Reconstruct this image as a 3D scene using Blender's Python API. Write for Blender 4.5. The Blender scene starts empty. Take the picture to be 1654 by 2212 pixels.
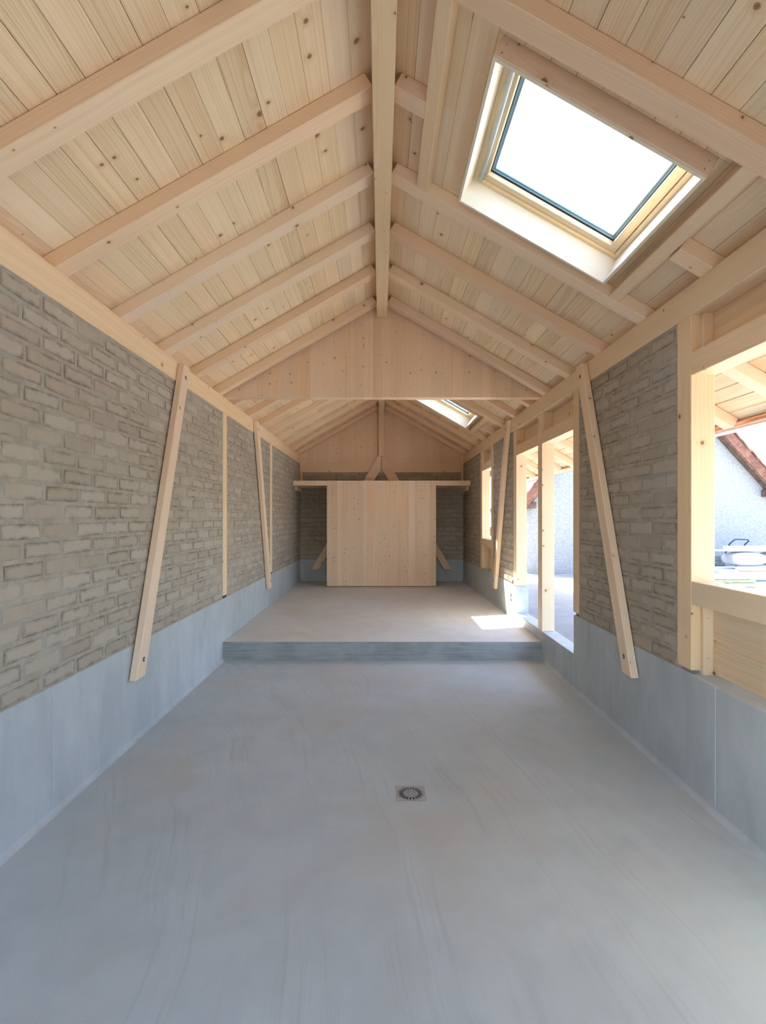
import bpy, bmesh, math, random
from mathutils import Matrix, Vector

random.seed(7)
scene = bpy.context.scene
col = scene.collection

# ------------------------------------------------------------------ camera
CAM_Z, FPX, CX, CY = 1.6, 1150.0, 822.5, 1118.0      # focal length and vanishing point for a 1654 x 2212 frame
cam_data = bpy.data.cameras.new('camera')
cam = bpy.data.objects.new('camera', cam_data)
col.objects.link(cam)
cam.location = (0, 0, CAM_Z)
cam.rotation_euler = (math.radians(90), 0, 0)
cam_data.sensor_fit = 'VERTICAL'
cam_data.sensor_height = 32.0
cam_data.sensor_width = 24.0
cam_data.lens = FPX / 2212 * 32.0
cam_data.shift_x = (827 - CX) / 2212
cam_data.shift_y = (CY - 1106) / 2212
cam_data.clip_start = 0.02
cam_data.clip_end = 300
scene.camera = cam

# ------------------------------------------------------------------ sky and sun
world = bpy.data.worlds.new('sky')
scene.world = world
world.use_nodes = True
wn = world.node_tree
for n in list(wn.nodes):
    wn.nodes.remove(n)
sky = wn.nodes.new('ShaderNodeTexSky')
sky.sky_type = 'NISHITA'
sky.sun_disc = False
sky.sun_elevation = math.radians(65)
sky.sun_rotation = math.radians(-19)
sky.altitude = 400
sky.air_density = 1.0
sky.dust_density = 3.0
sky.ozone_density = 1.0
bgn = wn.nodes.new('ShaderNodeBackground')
bgn.inputs['Strength'].default_value = 0.57
won = wn.nodes.new('ShaderNodeOutputWorld')
wn.links.new(sky.outputs[0], bgn.inputs[0])
wn.links.new(bgn.outputs[0], won.inputs[0])

SUN_DIR = Vector((0.15, -0.437, -1.0)).normalized()
sun_data = bpy.data.lights.new('sun', 'SUN')
sun_data.energy = 20.0
sun_data.angle = math.radians(0.53)
sun_data.color = (1.0, 0.95, 0.87)
sun = bpy.data.objects.new('sun', sun_data)
sun.rotation_euler = SUN_DIR.to_track_quat('-Z', 'Y').to_euler()
sun.location = (-3, 10, 25)
col.objects.link(sun)

scene.view_settings.view_transform = 'Standard'
scene.view_settings.look = 'None'
scene.view_settings.gamma = 1.0
scene.view_settings.use_curve_mapping = False
scene.view_settings.exposure = 1.72
scene.cycles.max_bounces = 14
scene.cycles.diffuse_bounces = 8
scene.cycles.glossy_bounces = 3
scene.cycles.transparent_max_bounces = 12
scene.cycles.caustics_reflective = False
scene.cycles.caustics_refractive = False

# ------------------------------------------------------------------ materials
class NT:
    """small helper to write node trees"""
    def __init__(self, name):
        self.m = bpy.data.materials.new(name)
        self.m.use_nodes = True
        self.t = self.m.node_tree
        self.b = self.t.nodes['Principled BSDF']
    def n(self, kind, **kw):
        nd = self.t.nodes.new(kind)
        for k, v in kw.items():
            setattr(nd, k, v)
        return nd
    def l(self, a, b):
        self.t.links.new(a, b)
    def val(self, sock, v):
        if hasattr(v, 'is_linked') or isinstance(v, bpy.types.NodeSocket):
            self.l(v, sock)
        else:
            sock.default_value = v
    def math(self, op, a, b=None, c=None, clamp=False):
        nd = self.n('ShaderNodeMath', operation=op, use_clamp=clamp)
        self.val(nd.inputs[0], a)
        if b is not None: self.val(nd.inputs[1], b)
        if c is not None: self.val(nd.inputs[2], c)
        return nd.outputs[0]
    def vmath(self, op, a, b=None):
        nd = self.n('ShaderNodeVectorMath', operation=op)
        self.val(nd.inputs[0], a)
        if b is not None: self.val(nd.inputs[1], b)
        return nd.outputs[0]
    def comb(self, x, y, z):
        nd = self.n('ShaderNodeCombineXYZ')
        for s, v in zip(nd.inputs, (x, y, z)): self.val(s, v)
        return nd.outputs[0]
    def sep(self, v):
        nd = self.n('ShaderNodeSeparateXYZ')
        self.l(v, nd.inputs[0])
        return nd.outputs
    def noise(self, vec, scale, detail=2.0, rough=0.5, dist=0.0):
        nd = self.n('ShaderNodeTexNoise')
        self.l(vec, nd.inputs['Vector'])
        nd.inputs['Scale'].default_value = scale
        nd.inputs['Detail'].default_value = detail
        nd.inputs['Roughness'].default_value = rough
        nd.inputs['Distortion'].default_value = dist
        return nd.outputs[0]
    def step(self, v, lo, hi, a=0.0, b=1.0):
        nd = self.n('ShaderNodeMapRange', interpolation_type='SMOOTHSTEP')
        self.val(nd.inputs[0], v)
        for i, x in ((1, lo), (2, hi), (3, a), (4, b)): self.val(nd.inputs[i], x)
        return nd.outputs[0]
    def mix(self, f, a, b, mode='MIX'):
        nd = self.n('ShaderNodeMix', data_type='RGBA', blend_type=mode)
        self.val(nd.inputs[0], f)
        for s, v in ((nd.inputs[6], a), (nd.inputs[7], b)):
            if isinstance(v, tuple): s.default_value = (*v[:3], 1)
            else: self.l(v, s)
        return nd.outputs[2]
    def out(self, colr, rough=0.7, bump=None, bstr=0.3, bdist=0.004, spec=0.3):
        if isinstance(colr, tuple): self.b.inputs['Base Color'].default_value = (*colr[:3], 1)
        else: self.l(colr, self.b.inputs['Base Color'])
        self.val(self.b.inputs['Roughness'], rough)
        self.b.inputs['Specular IOR Level'].default_value = spec
        if bump is not None:
            bp = self.n('ShaderNodeBump')
            bp.inputs['Strength'].default_value = bstr
            bp.inputs['Distance'].default_value = bdist
            self.l(bump, bp.inputs['Height'])
            self.l(bp.outputs[0], self.b.inputs['Normal'])
        return self.m

def wood(name, light, dark, pink, ring=0.009, knots=0.74, knot_scale=5.0, contrast=0.55, vary=0.10, pink_amt=0.6):
    t = NT(name)
    tc = t.n('ShaderNodeTexCoord')
    oi = t.n('ShaderNodeObjectInfo')
    R = oi.outputs['Random']
    r2 = t.math('FRACT', t.math('MULTIPLY', R, 17.31))
    r3 = t.math('FRACT', t.math('MULTIPLY', R, 53.77))
    r4 = t.math('FRACT', t.math('MULTIPLY', R, 131.9))
    off = t.comb(t.math('MULTIPLY', R, 137.0), t.math('MULTIPLY_ADD', r2, 0.24, -0.12), t.math('MULTIPLY_ADD', r3, 0.14, 0.035))
    p = t.vmath('ADD', tc.outputs['Object'], off)
    px, py, pz = t.sep(p)
    nx, ny, nz = t.sep(tc.outputs['Normal'])
    face = t.math('GREATER_THAN', t.math('ABSOLUTE', nz), 0.5)
    v = t.math('ADD', t.math('MULTIPLY', py, face), t.math('MULTIPLY', pz, t.math('SUBTRACT', 1.0, face)))
    kv = t.comb(px, t.math('ADD', v, t.math('MULTIPLY', face, 13.7)), 0.0)
    kw = t.vmath('ADD', kv, t.vmath('MULTIPLY', t.comb(t.noise(kv, 30, 1), t.noise(kv, 23, 1), 0.0), (0.008, 0.008, 0.0)))
    vo = t.n('ShaderNodeTexVoronoi', voronoi_dimensions='2D')
    t.l(kw, vo.inputs['Vector'])
    vo.inputs['Scale'].default_value = knot_scale
    kd = vo.outputs['Distance']
    cr, cg, cb = t.sep(vo.outputs['Color'])
    has = t.math('GREATER_THAN', cr, knots)
    size = t.math('MULTIPLY_ADD', t.math('MULTIPLY', cg, cg), 0.078, 0.017)
    q = t.math('DIVIDE', kd, size)
    knot = t.math('MULTIPLY', t.step(q, 0.8, 1.05, 1.0, 0.0), has)
    core = t.math('MULTIPLY', t.step(q, 0.3, 0.75, 1.0, 0.0), has)
    halo = t.math('MULTIPLY', t.step(q, 0.9, 3.2, 1.0, 0.0), has)
    warp = t.noise(t.vmath('MULTIPLY', p, (0.9, 4.0, 4.0)), 1.0, 2.0)
    yy = t.math('ADD', py, t.math('MULTIPLY_ADD', warp, 0.12, -0.06))
    rr = t.math('SQRT', t.math('ADD', t.math('MULTIPLY', yy, yy), t.math('MULTIPLY', pz, pz)))
    rr = t.math('ADD', rr, t.math('MULTIPLY', halo, 0.012))
    nz2 = t.noise(t.vmath('MULTIPLY', p, (1.2, 60.0, 60.0)), 1.0, 2.0)
    rr = t.math('ADD', rr, t.math('MULTIPLY', nz2, 0.002))
    rk = t.math('MULTIPLY', rr, t.math('MULTIPLY_ADD', r3, 0.9 / ring, 0.75 / ring))
    s = t.noise(t.comb(t.math('MULTIPLY', rk, 2.2), t.math('MULTIPLY', px, 0.25), r4), 1.0, 2.0, 0.6)
    lines = t.step(s, 0.40, 0.68, 0.0, 1.0)
    fib = t.noise(t.vmath('MULTIPLY', p, (3.0, 190.0, 190.0)), 1.0, 2.0, 0.6)
    blot = t.noise(t.vmath('MULTIPLY', p, (1.3, 9.0, 9.0)), 1.0, 3.0)
    grain = t.math('ADD', t.math('MULTIPLY', lines, t.math('MULTIPLY_ADD', r4, 0.6, 0.45)), t.math('MULTIPLY_ADD', fib, 0.8, -0.4))
    grain = t.math('ADD', grain, t.math('MULTIPLY_ADD', blot, 0.9, -0.45))
    grain = t.math('MULTIPLY', grain, contrast, clamp=True)
    base = t.mix(t.math('MULTIPLY', r2, pink_amt), light, pink)
    c = t.mix(grain, base, dark)
    c = t.mix(t.math('MULTIPLY', halo, 0.35), c, (dark[0] * 0.95, dark[1] * 0.82, dark[2] * 0.65))
    c = t.mix(t.math('MULTIPLY', knot, 0.85), c, (0.30, 0.165, 0.085))
    c = t.mix(t.math('MULTIPLY', core, 0.5), c, (0.16, 0.085, 0.045))
    hsv = t.n('ShaderNodeHueSaturation')
    t.l(c, hsv.inputs['Color'])
    t.val(hsv.inputs['Value'], t.math('MULTIPLY_ADD', r3, 2 * vary, 1.0 - vary))
    t.val(hsv.inputs['Saturation'], t.math('MULTIPLY_ADD', r4, 0.16, 0.90))
    return t.out(hsv.outputs[0], 0.62, bump=t.math('SUBTRACT', fib, t.math('MULTIPLY', lines, 0.3)), bstr=0.12, bdist=0.001)

W_PLANK = wood('spruce_plank', (0.845, 0.68, 0.455), (0.64, 0.435, 0.235), (0.81, 0.60, 0.40), ring=0.014, knots=0.66, knot_scale=4.6, contrast=0.60, vary=0.09)
W_RAFTER = wood('planed_spruce_rafter', (0.845, 0.66, 0.46), (0.71, 0.485, 0.30), (0.83, 0.60, 0.425), ring=0.009, knots=0.78, contrast=0.48, vary=0.05, pink_amt=0.8)
W_BEAM = wood('glued_spruce_beam', (0.835, 0.645, 0.42), (0.70, 0.475, 0.265), (0.815, 0.60, 0.39), ring=0.010, knots=0.78, knot_scale=6.0, contrast=0.45, vary=0.05)
W_PANEL = wood('solid_wood_panel', (0.82, 0.62, 0.43), (0.68, 0.46, 0.28), (0.79, 0.57, 0.395), ring=0.013, knots=0.50, knot_scale=9.0, contrast=0.55, vary=0.04)
W_WINDOW = wood('pine_window', (0.84, 0.68, 0.45), (0.72, 0.53, 0.30), (0.84, 0.66, 0.42), ring=0.012, knots=0.97, contrast=0.35, vary=0.03)
W_LINING = wood('pale_lining_board', (0.84, 0.77, 0.63), (0.73, 0.63, 0.47), (0.84, 0.76, 0.61), ring=0.012, knots=0.86, contrast=0.35, vary=0.02)

def concrete(name, base, dark, warm=None, streak=0.0, holes=True, scale=1.0, marks=(3.0, 3.0, 1.0)):
    t = NT(name)
    g = t.n('ShaderNodeNewGeometry')
    p = g.outputs['Position']
    big = t.noise(p, 0.9 * scale, 4.0, 0.6)
    mid = t.noise(t.vmath('MULTIPLY', p, marks), 1.4 * scale, 4.0, 0.6, 0.6)
    fine = t.noise(p, 90.0, 3.0, 0.7)
    f = t.math('ADD', t.math('MULTIPLY_ADD', big, 2.0, -0.80), t.math('MULTIPLY_ADD', mid, 1.6, -0.70))
    f = t.math('ADD', f, t.math('MULTIPLY_ADD', fine, 0.30, -0.15), clamp=True)
    c = t.mix(f, base, dark)
    if warm:
        w = t.step(t.noise(t.vmath('ADD', p, (7.1, 3.3, 1.7)), 1.1, 4.0, 0.62), 0.46, 0.72)
        c = t.mix(t.math('MULTIPLY', w, 0.65), c, warm)
    hgt = fine
    if streak:
        x, y, z = t.sep(p)
        # broom and trowel arcs: rings about a far centre, broken up by noise
        dx = t.math('ADD', x, 2.6); dy = t.math('ADD', y, 1.0)
        wob = t.noise(p, 0.8, 2.0)
        rad = t.math('ADD', t.math('SQRT', t.math('ADD', t.math('MULTIPLY', dx, dx), t.math('MULTIPLY', t.math('MULTIPLY', dy, dy), 0.12))), t.math('MULTIPLY', wob, 0.28))
        ang = t.math('ADD', t.math('MULTIPLY', dy, 0.25), t.math('MULTIPLY', dx, -0.1))
        st = t.noise(t.comb(t.math('MULTIPLY', rad, 42.0), t.math('MULTIPLY', ang, 3.4), 0.0), 1.0, 4.0, 0.65)
        broad = t.noise(t.comb(t.math('MULTIPLY', rad, 5.0), t.math('MULTIPLY', ang, 2.5), 3.0), 1.0, 3.0)
        k = t.math('MULTIPLY', t.step(st, 0.46, 0.75), t.step(broad, 0.40, 0.66))
        c = t.mix(t.math('MULTIPLY', k, streak), c, (dark[0] * 0.80, dark[1] * 0.76, dark[2] * 0.72))
        k2 = t.step(broad, 0.50, 0.75)
        c = t.mix(t.math('MULTIPLY', k2, 0.25), c, (base[0] * 1.12, base[1] * 1.12, base[2] * 1.12))
        hgt = t.math('ADD', fine, t.math('MULTIPLY', st, 0.6))
    if holes:
        vo = t.n('ShaderNodeTexVoronoi')
        t.l(t.vmath('MULTIPLY', p, (1.0, 1.0, 0.7)), vo.inputs['Vector'])
        vo.inputs['Scale'].default_value = 11.0
        cr, cg, cb = t.sep(vo.outputs['Color'])
        hole = t.math('MULTIPLY', t.step(vo.outputs['Distance'], 0.03, 0.065, 1.0, 0.0), t.math('GREATER_THAN', cr, 0.80))
        c = t.mix(t.math('MULTIPLY', hole, 0.8), c, (0.06, 0.065, 0.07))
        hgt = t.math('SUBTRACT', hgt, hole)
    return t.out(c, 0.72, bump=hgt, bstr=0.22, bdist=0.003)

C_PLINTH = concrete('cast_concrete', (0.515, 0.55, 0.56), (0.355, 0.39, 0.40))
C_FLOOR = concrete('troweled_concrete', (0.50, 0.55, 0.56), (0.42, 0.465, 0.475), warm=(0.49, 0.47, 0.425), streak=0.62, holes=False)
C_UPPER = concrete('smooth_concrete_screed', (0.67, 0.66, 0.62), (0.57, 0.555, 0.51), warm=(0.60, 0.54, 0.46), streak=0.35, holes=False)
C_STEP = concrete('board_marked_concrete', (0.37, 0.385, 0.38), (0.20, 0.215, 0.215), scale=3.0, marks=(0.7, 1.0, 9.0))
C_PAVE = concrete('exposed_aggregate_paving', (0.27, 0.267, 0.26), (0.18, 0.177, 0.172))

def brick_mat():
    t = NT('earth_brick')
    tc = t.n('ShaderNodeTexCoord')
    oi = t.n('ShaderNodeObjectInfo')
    g = t.n('ShaderNodeNewGeometry')
    R = oi.outputs['Random']
    r2 = t.math('FRACT', t.math('MULTIPLY', R, 19.7))
    r3 = t.math('FRACT', t.math('MULTIPLY', R, 71.3))
    P = g.outputs['Position']
    x, y, z = t.sep(tc.outputs['Generated'])
    dx = t.math('MULTIPLY', t.math('MINIMUM', x, t.math('SUBTRACT', 1.0, x)), 0.29)
    dy = t.math('MULTIPLY', t.math('MINIMUM', y, t.math('SUBTRACT', 1.0, y)), 0.082)
    d = t.math('MINIMUM', dx, dy)
    wob = t.noise(P, 14.0, 4.0, 0.65)
    d = t.math('ADD', d, t.math('MULTIPLY_ADD', wob, 0.06, -0.03))
    edge = t.step(d, -0.008, 0.026, 1.0, 0.0)
    patch = t.noise(P, 3.2, 3.0, 0.6)
    edge = t.math('MULTIPLY', edge, t.step(t.math('ADD', patch, t.math('MULTIPLY', r2, 0.25)), 0.42, 0.70))
    fine = t.noise(P, 120.0, 3.0, 0.7)
    mid = t.noise(P, 9.0, 4.0, 0.6)
    f = t.math('ADD', t.math('MULTIPLY_ADD', mid, 1.2, -0.5), t.math('MULTIPLY_ADD', fine, 0.35, -0.17), clamp=True)
    c = t.mix(f, (0.475, 0.42, 0.345), (0.365, 0.31, 0.24))
    c = t.mix(t.math('MULTIPLY', r3, 0.45), c, (0.30, 0.245, 0.175))
    c = t.mix(t.math('MULTIPLY', edge, 0.75), c, (0.13, 0.092, 0.055))
    eff = t.math('MULTIPLY', t.step(t.noise(P, 60.0, 4.0, 0.8), 0.52, 0.60), t.math('GREATER_THAN', r2, 0.955))
    c = t.mix(t.math('MULTIPLY', eff, 0.7), c, (0.45, 0.44, 0.42))
    return t.out(c, 0.92, bump=t.math('ADD', fine, t.math('MULTIPLY', mid, 0.8)), bstr=0.35, bdist=0.004, spec=0.1)
BRICK = brick_mat()

def mortar_mat():
    t = NT('lime_mortar')
    g = t.n('ShaderNodeNewGeometry')
    P = g.outputs['Position']
    f = t.noise(P, 8.0, 5.0, 0.7)
    fine = t.noise(P, 140.0, 2.0, 0.7)
    c = t.mix(t.step(f, 0.3, 0.7), (0.425, 0.395, 0.335), (0.33, 0.295, 0.235))
    c = t.mix(t.math('MULTIPLY', t.step(t.noise(P, 2.0, 3.0), 0.5, 0.7), 0.5), c, (0.38, 0.385, 0.355))
    return t.out(c, 0.95, bump=t.math('ADD', fine, f), bstr=0.4, bdist=0.003, spec=0.1)
MORTAR = mortar_mat()

def plain(name, c, rough=0.6, metal=0.0, noise=0.0, scale=20.0, spec=0.3):
    t = NT(name)
    t.b.inputs['Metallic'].default_value = metal
    if noise:
        g = t.n('ShaderNodeNewGeometry')
        f = t.noise(g.outputs['Position'], scale, 4.0, 0.65)
        cc = t.mix(t.step(f, 0.3, 0.7), c, tuple(x * (1 - noise) for x in c))
        return t.out(cc, rough, bump=f, bstr=0.15, bdist=0.004, spec=spec)
    return t.out(c, rough, spec=spec)

STEEL = plain('zinc_steel', (0.62, 0.64, 0.66), 0.35, 1.0)
CASTIRON = plain('stainless_grate', (0.42, 0.46, 0.50), 0.42, 0.8, 0.35, 60.0)
DARKMETAL = plain('dark_metal_shoe', (0.06, 0.055, 0.05), 0.5, 0.5)
BLACK = plain('dark_void', (0.012, 0.013, 0.014), 0.8)
GREYPAINT = plain('grey_aluminium', (0.52, 0.55, 0.54), 0.4, 0.2)
GASKET = plain('blue_grey_spacer', (0.28, 0.42, 0.52), 0.45, 0.2)
COPPER = plain('copper_sheet', (0.86, 0.48, 0.33), 0.28, 1.0, 0.15, 30.0)
RENDER = plain('rough_white_render', (0.35, 0.345, 0.335), 0.95, 0.0, 0.25, 26.0, 0.1)
BARGE = plain('weathered_brown_board', (0.17, 0.105, 0.075), 0.8, 0.0, 0.5, 8.0)
BARGE2 = plain('rust_painted_board', (0.27, 0.12, 0.075), 0.8, 0.0, 0.5, 7.0)
TILE = plain('clay_roof_tile', (0.34, 0.20, 0.14), 0.9, 0.0, 0.6, 5.0)
STONE = plain('pale_stone_slab', (0.33, 0.34, 0.31), 0.9, 0.0, 0.35, 14.0)
MOSS = plain('mossy_stone_slab', (0.27, 0.29, 0.17), 0.9, 0.0, 0.45, 9.0)
BLOCK = plain('grey_concrete_block', (0.22, 0.24, 0.24), 0.9, 0.0, 0.3, 12.0)
SACK = plain('white_plastic_sack', (0.50, 0.50, 0.51), 0.45, 0.0, 0.06, 5.0)
FOAM = plain('white_insulation_board', (0.52, 0.52, 0.52), 0.8)
INK = plain('grey_print', (0.42, 0.46, 0.50), 0.6)
NAVY = plain('dark_blue_tube', (0.035, 0.055, 0.10), 0.4)
LIGHTSTOP = plain('light_stop', (0.10, 0.095, 0.09), 0.9)
GREEN = plain('green_leaves', (0.07, 0.14, 0.03), 0.8, 0.0, 0.5, 12.0)
BARK = plain('brown_bark', (0.10, 0.07, 0.05), 0.9)
SOIL = plain('gravel_yard', (0.19, 0.187, 0.178), 0.95, 0.0, 0.3, 6.0)
ASPHALT = plain('asphalt', (0.11, 0.112, 0.115), 0.9, 0.0, 0.3, 10.0)
PLUG = plain('grey_knot_plug', (0.45, 0.50, 0.52), 0.6)

def glass_mat():
    m = bpy.data.materials.new('window_glass')
    m.use_nodes = True
    t = m.node_tree
    for n in list(t.nodes): t.nodes.remove(n)
    o = t.nodes.new('ShaderNodeOutputMaterial')
    mx = t.nodes.new('ShaderNodeMixShader')
    tr = t.nodes.new('ShaderNodeBsdfTransparent')
    tr.inputs[0].default_value = (0.97, 0.985, 0.985, 1)
    gl = t.nodes.new('ShaderNodeBsdfGlossy')
    gl.inputs['Roughness'].default_value = 0.01
    lw = t.nodes.new('ShaderNodeLayerWeight')
    lw.inputs[0].default_value = 0.25
    pw = t.nodes.new('ShaderNodeMath')
    pw.operation = 'MULTIPLY_ADD'
    pw.inputs[1].default_value = 0.25
    pw.inputs[2].default_value = 0.02
    t.links.new(lw.outputs['Facing'], pw.inputs[0])
    t.links.new(pw.outputs[0], mx.inputs[0])
    t.links.new(tr.outputs[0], mx.inputs[1])
    t.links.new(gl.outputs[0], mx.inputs[2])
    t.links.new(mx.outputs[0], o.inputs[0])
    return m
GLASS = glass_mat()

# ------------------------------------------------------------------ builders
I4 = Matrix.Identity(4)
_cache = {}
WORLDM = {}      # object name -> world matrix

def basis(cx, cy, cz, o=(0, 0, 0)):
    m = Matrix.Identity(4)
    for i, v in enumerate((cx, cy, cz)):
        for j in range(3): m[j][i] = v[j]
    for j in range(3): m[j][3] = o[j]
    return m

def link(name, mesh, M, parent=None):
    ob = bpy.data.objects.new(name, mesh)
    col.objects.link(ob)
    WORLDM[ob.name] = M
    if parent is not None:
        ob.parent = parent
        ob.matrix_local = WORLDM[parent.name].inverted() @ M
    else:
        ob.matrix_world = M
    return ob

def tag(ob, label=None, cat=None, group=None, kind=None):
    if label: ob['label'] = label
    if cat: ob['category'] = cat
    if group: ob['group'] = group
    if kind: ob['kind'] = kind
    return ob

def empty(name, loc, label=None, cat=None, group=None, kind=None):
    ob = link(name, None, Matrix.Translation(loc))
    ob.empty_display_size = 0.1
    return tag(ob, label, cat, group, kind)

def new_mesh(name, bm, mat, smooth=False):
    me = bpy.data.meshes.new(name)
    bm.normal_update()
    bm.to_mesh(me)
    bm.free()
    me.materials.append(mat)
    if smooth:
        for p in me.polygons: p.use_smooth = True
    return me

def bm_box(bm, lo, hi):
    vs = [bm.verts.new((x, y, z)) for x in (lo[0], hi[0]) for y in (lo[1], hi[1]) for z in (lo[2], hi[2])]
    for f in ((0, 1, 3, 2), (4, 6, 7, 5), (0, 4, 5, 1), (2, 3, 7, 6), (0, 2, 6, 4), (1, 5, 7, 3)):
        bm.faces.new([vs[i] for i in f])
    return vs

def box_mesh(size, mat, bev):
    key = (tuple(round(s, 4) for s in size), mat.name, bev)
    if key in _cache: return _cache[key]
    bm = bmesh.new()
    h = [s / 2 for s in size]
    bm_box(bm, [-v for v in h], h)
    if bev > 0:
        b = min(bev, min(size) * 0.3)
        bmesh.ops.bevel(bm, geom=bm.edges[:], offset=b, segments=1, affect='EDGES')
    bmesh.ops.recalc_face_normals(bm, faces=bm.faces)
    me = new_mesh('box', bm, mat)
    _cache[key] = me
    return me

PERM = [(0, 1, 2), (1, 2, 0), (2, 0, 1)]

def obox(name, lo, hi, mat, parent=None, axis=0, M=I4, bev=0.003):
    """box given in frame M; local X of the object runs along frame axis `axis` (the grain)"""
    lo2 = [min(a, b) for a, b in zip(lo, hi)]
    hi2 = [max(a, b) for a, b in zip(lo, hi)]
    c = [(a + b) / 2 for a, b in zip(lo2, hi2)]
    d = [b - a for a, b in zip(lo2, hi2)]
    pm = PERM[axis]
    B = Matrix.Identity(4)
    for i in range(3):
        for j in range(3): B[j][i] = 1.0 if j == pm[i] else 0.0
    me = box_mesh([d[k] for k in pm], mat, bev)
    return link(name, me, M @ Matrix.Translation(c) @ B, parent)

def prism(name, poly, t0, t1, mat, M, parent=None, bev=0.0):
    """polygon in the local XY plane (X = grain) extruded from z=t0 to t1"""
    n = len(poly)
    cx = sum(p[0] for p in poly) / n
    cy = sum(p[1] for p in poly) / n
    cz = (t0 + t1) / 2
    bm = bmesh.new()
    a = [bm.verts.new((p[0] - cx, p[1] - cy, t0 - cz)) for p in poly]
    b = [bm.verts.new((p[0] - cx, p[1] - cy, t1 - cz)) for p in poly]
    bm.faces.new(list(reversed(a)))
    bm.faces.new(b)
    for i in range(n):
        bm.faces.new((a[i], a[(i + 1) % n], b[(i + 1) % n], b[i]))
    if bev:
        bmesh.ops.bevel(bm, geom=bm.edges[:], offset=bev, segments=1, affect='EDGES')
    bmesh.ops.recalc_face_normals(bm, faces=bm.faces)
    return link(name, new_mesh(name, bm, mat), M @ Matrix.Translation((cx, cy, cz)), parent)

def cyl(name, r, h, mat, M, parent=None, seg=12):
    key = ('cyl', round(r, 4), round(h, 4), mat.name, seg)
    if key not in _cache:
        bm = bmesh.new()
        bmesh.ops.create_cone(bm, cap_ends=True, segments=seg, radius1=r, radius2=r, depth=h)
        _cache[key] = new_mesh(name, bm, mat)
    return link(name, _cache[key], M, parent)

def tube(name, pts, r, mat, parent=None, seg=8):
    cu = bpy.data.curves.new(name, 'CURVE')
    cu.dimensions = '3D'
    cu.bevel_depth = r
    cu.bevel_resolution = 2
    sp = cu.splines.new('POLY')
    sp.points.add(len(pts) - 1)
    for q, p in zip(sp.points, pts): q.co = (*p, 1)
    cu.use_fill_caps = True
    tmp = bpy.data.objects.new('tmp', cu)
    col.objects.link(tmp)
    dg = bpy.context.evaluated_depsgraph_get()
    me = bpy.data.meshes.new_from_object(tmp.evaluated_get(dg))
    bpy.data.objects.remove(tmp)
    me.materials.clear()
    me.materials.append(mat)
    for p in me.polygons: p.use_smooth = True
    return link(name, me, I4, parent)

ORD = ['first', 'second', 'third', 'fourth', 'fifth', 'sixth', 'seventh', 'eighth', 'ninth', 'tenth', 'eleventh', 'twelfth', 'thirteenth', 'fourteenth', 'fifteenth', 'sixteenth']

# ------------------------------------------------------------------ measures
XL, XR = -1.769, 1.803            # inner wall faces
WT = 0.137                        # wall thickness
Y0, YS, YB = -1.3, 5.96, 11.66    # open near end, step, back wall
ZU = 0.208                        # raised floor
ZP = 0.69                         # top of the concrete plinth
ZPL0, ZPL1 = 2.78, 2.957          # wall plate
XC = 0.0125                       # ridge line
SL = 0.573
ALPHA = math.atan(SL)
CA, SA = math.cos(ALPHA), math.sin(ALPHA)
ZRIDGE = 3.98                     # height where the rafter undersides would meet
RH = 0.085                        # rafter depth (square to the slope)
def zb(x): return ZRIDGE - SL * abs(x - XC)
def zt(x): return zb(x) + RH / CA
# roof frames: x down the slope, y along the ridge, z out of the roof; z=0 at the underside of the rafters
MR = basis((CA, 0, -SA), (0, 1, 0), (SA, 0, CA), (XC, 0, ZRIDGE))
ML = basis((-CA, 0, -SA), (0, -1, 0), (-SA, 0, CA), (XC, 0, ZRIDGE))
def sx(x): return abs(x - XC) / CA     # slope length for a point on the underside at world x

# ------------------------------------------------------------------ floors
DX, DY, DS = 0.172, 3.09, 0.085        # floor drain
def floor_mesh():
    bm = bmesh.new()
    xs = [XL - 0.05, DX - DS, DX + DS, XR + 0.05]
    ys = [Y0, DY - DS, DY + DS, YS]
    vt = [[bm.verts.new((x, y, 0)) for y in ys] for x in xs]
    vb = [[bm.verts.new((x, y, -0.15)) for y in ys] for x in xs]
    for i in range(3):
        for j in range(3):
            if i == 1 and j == 1: continue
            bm.faces.new((vt[i][j], vt[i + 1][j], vt[i + 1][j + 1], vt[i][j + 1]))
            bm.faces.new((vb[i][j], vb[i][j + 1], vb[i + 1][j + 1], vb[i + 1][j]))
    loop = [(1, 1), (2, 1), (2, 2), (1, 2)]
    for a, b in zip(loop, loop[1:] + loop[:1]):
        bm.faces.new((vt[a[0]][a[1]], vt[b[0]][b[1]], vb[b[0]][b[1]], vb[a[0]][a[1]]))
    for seq in ([(i, 0) for i in range(4)], [(3, j) for j in range(4)], [(i, 3) for i in (3, 2, 1, 0)], [(0, j) for j in (3, 2, 1, 0)]):
        for a, b in zip(seq, seq[1:]):
            bm.faces.new((vt[b[0]][b[1]], vt[a[0]][a[1]], vb[a[0]][a[1]], vb[b[0]][b[1]]))
    bmesh.ops.recalc_face_normals(bm, faces=bm.faces)
    return new_mesh('floor', bm, C_FLOOR)
floor = tag(link('floor', floor_mesh(), I4), 'lower grey troweled concrete floor with a round drain', 'floor', kind='structure')
for sgn, xw in ((1, XL), (-1, XR)):
    M = basis((0, 1, 0), (sgn, 0, 0), (0, 0, -sgn), (xw, 0, 0))
    M = basis((0, 0, 1), (sgn, 0, 0), (0, sgn, 0), (xw, 0, 0))
    a, b = (Y0, YS) if sgn > 0 else (-YS, -Y0)
    prism('edge_coving', [(-0.002, -0.002), (-0.002, 0.030), (0.006, 0.016), (0.016, 0.006), (0.032, -0.002)], a, b, C_PLINTH, M, floor)

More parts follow.
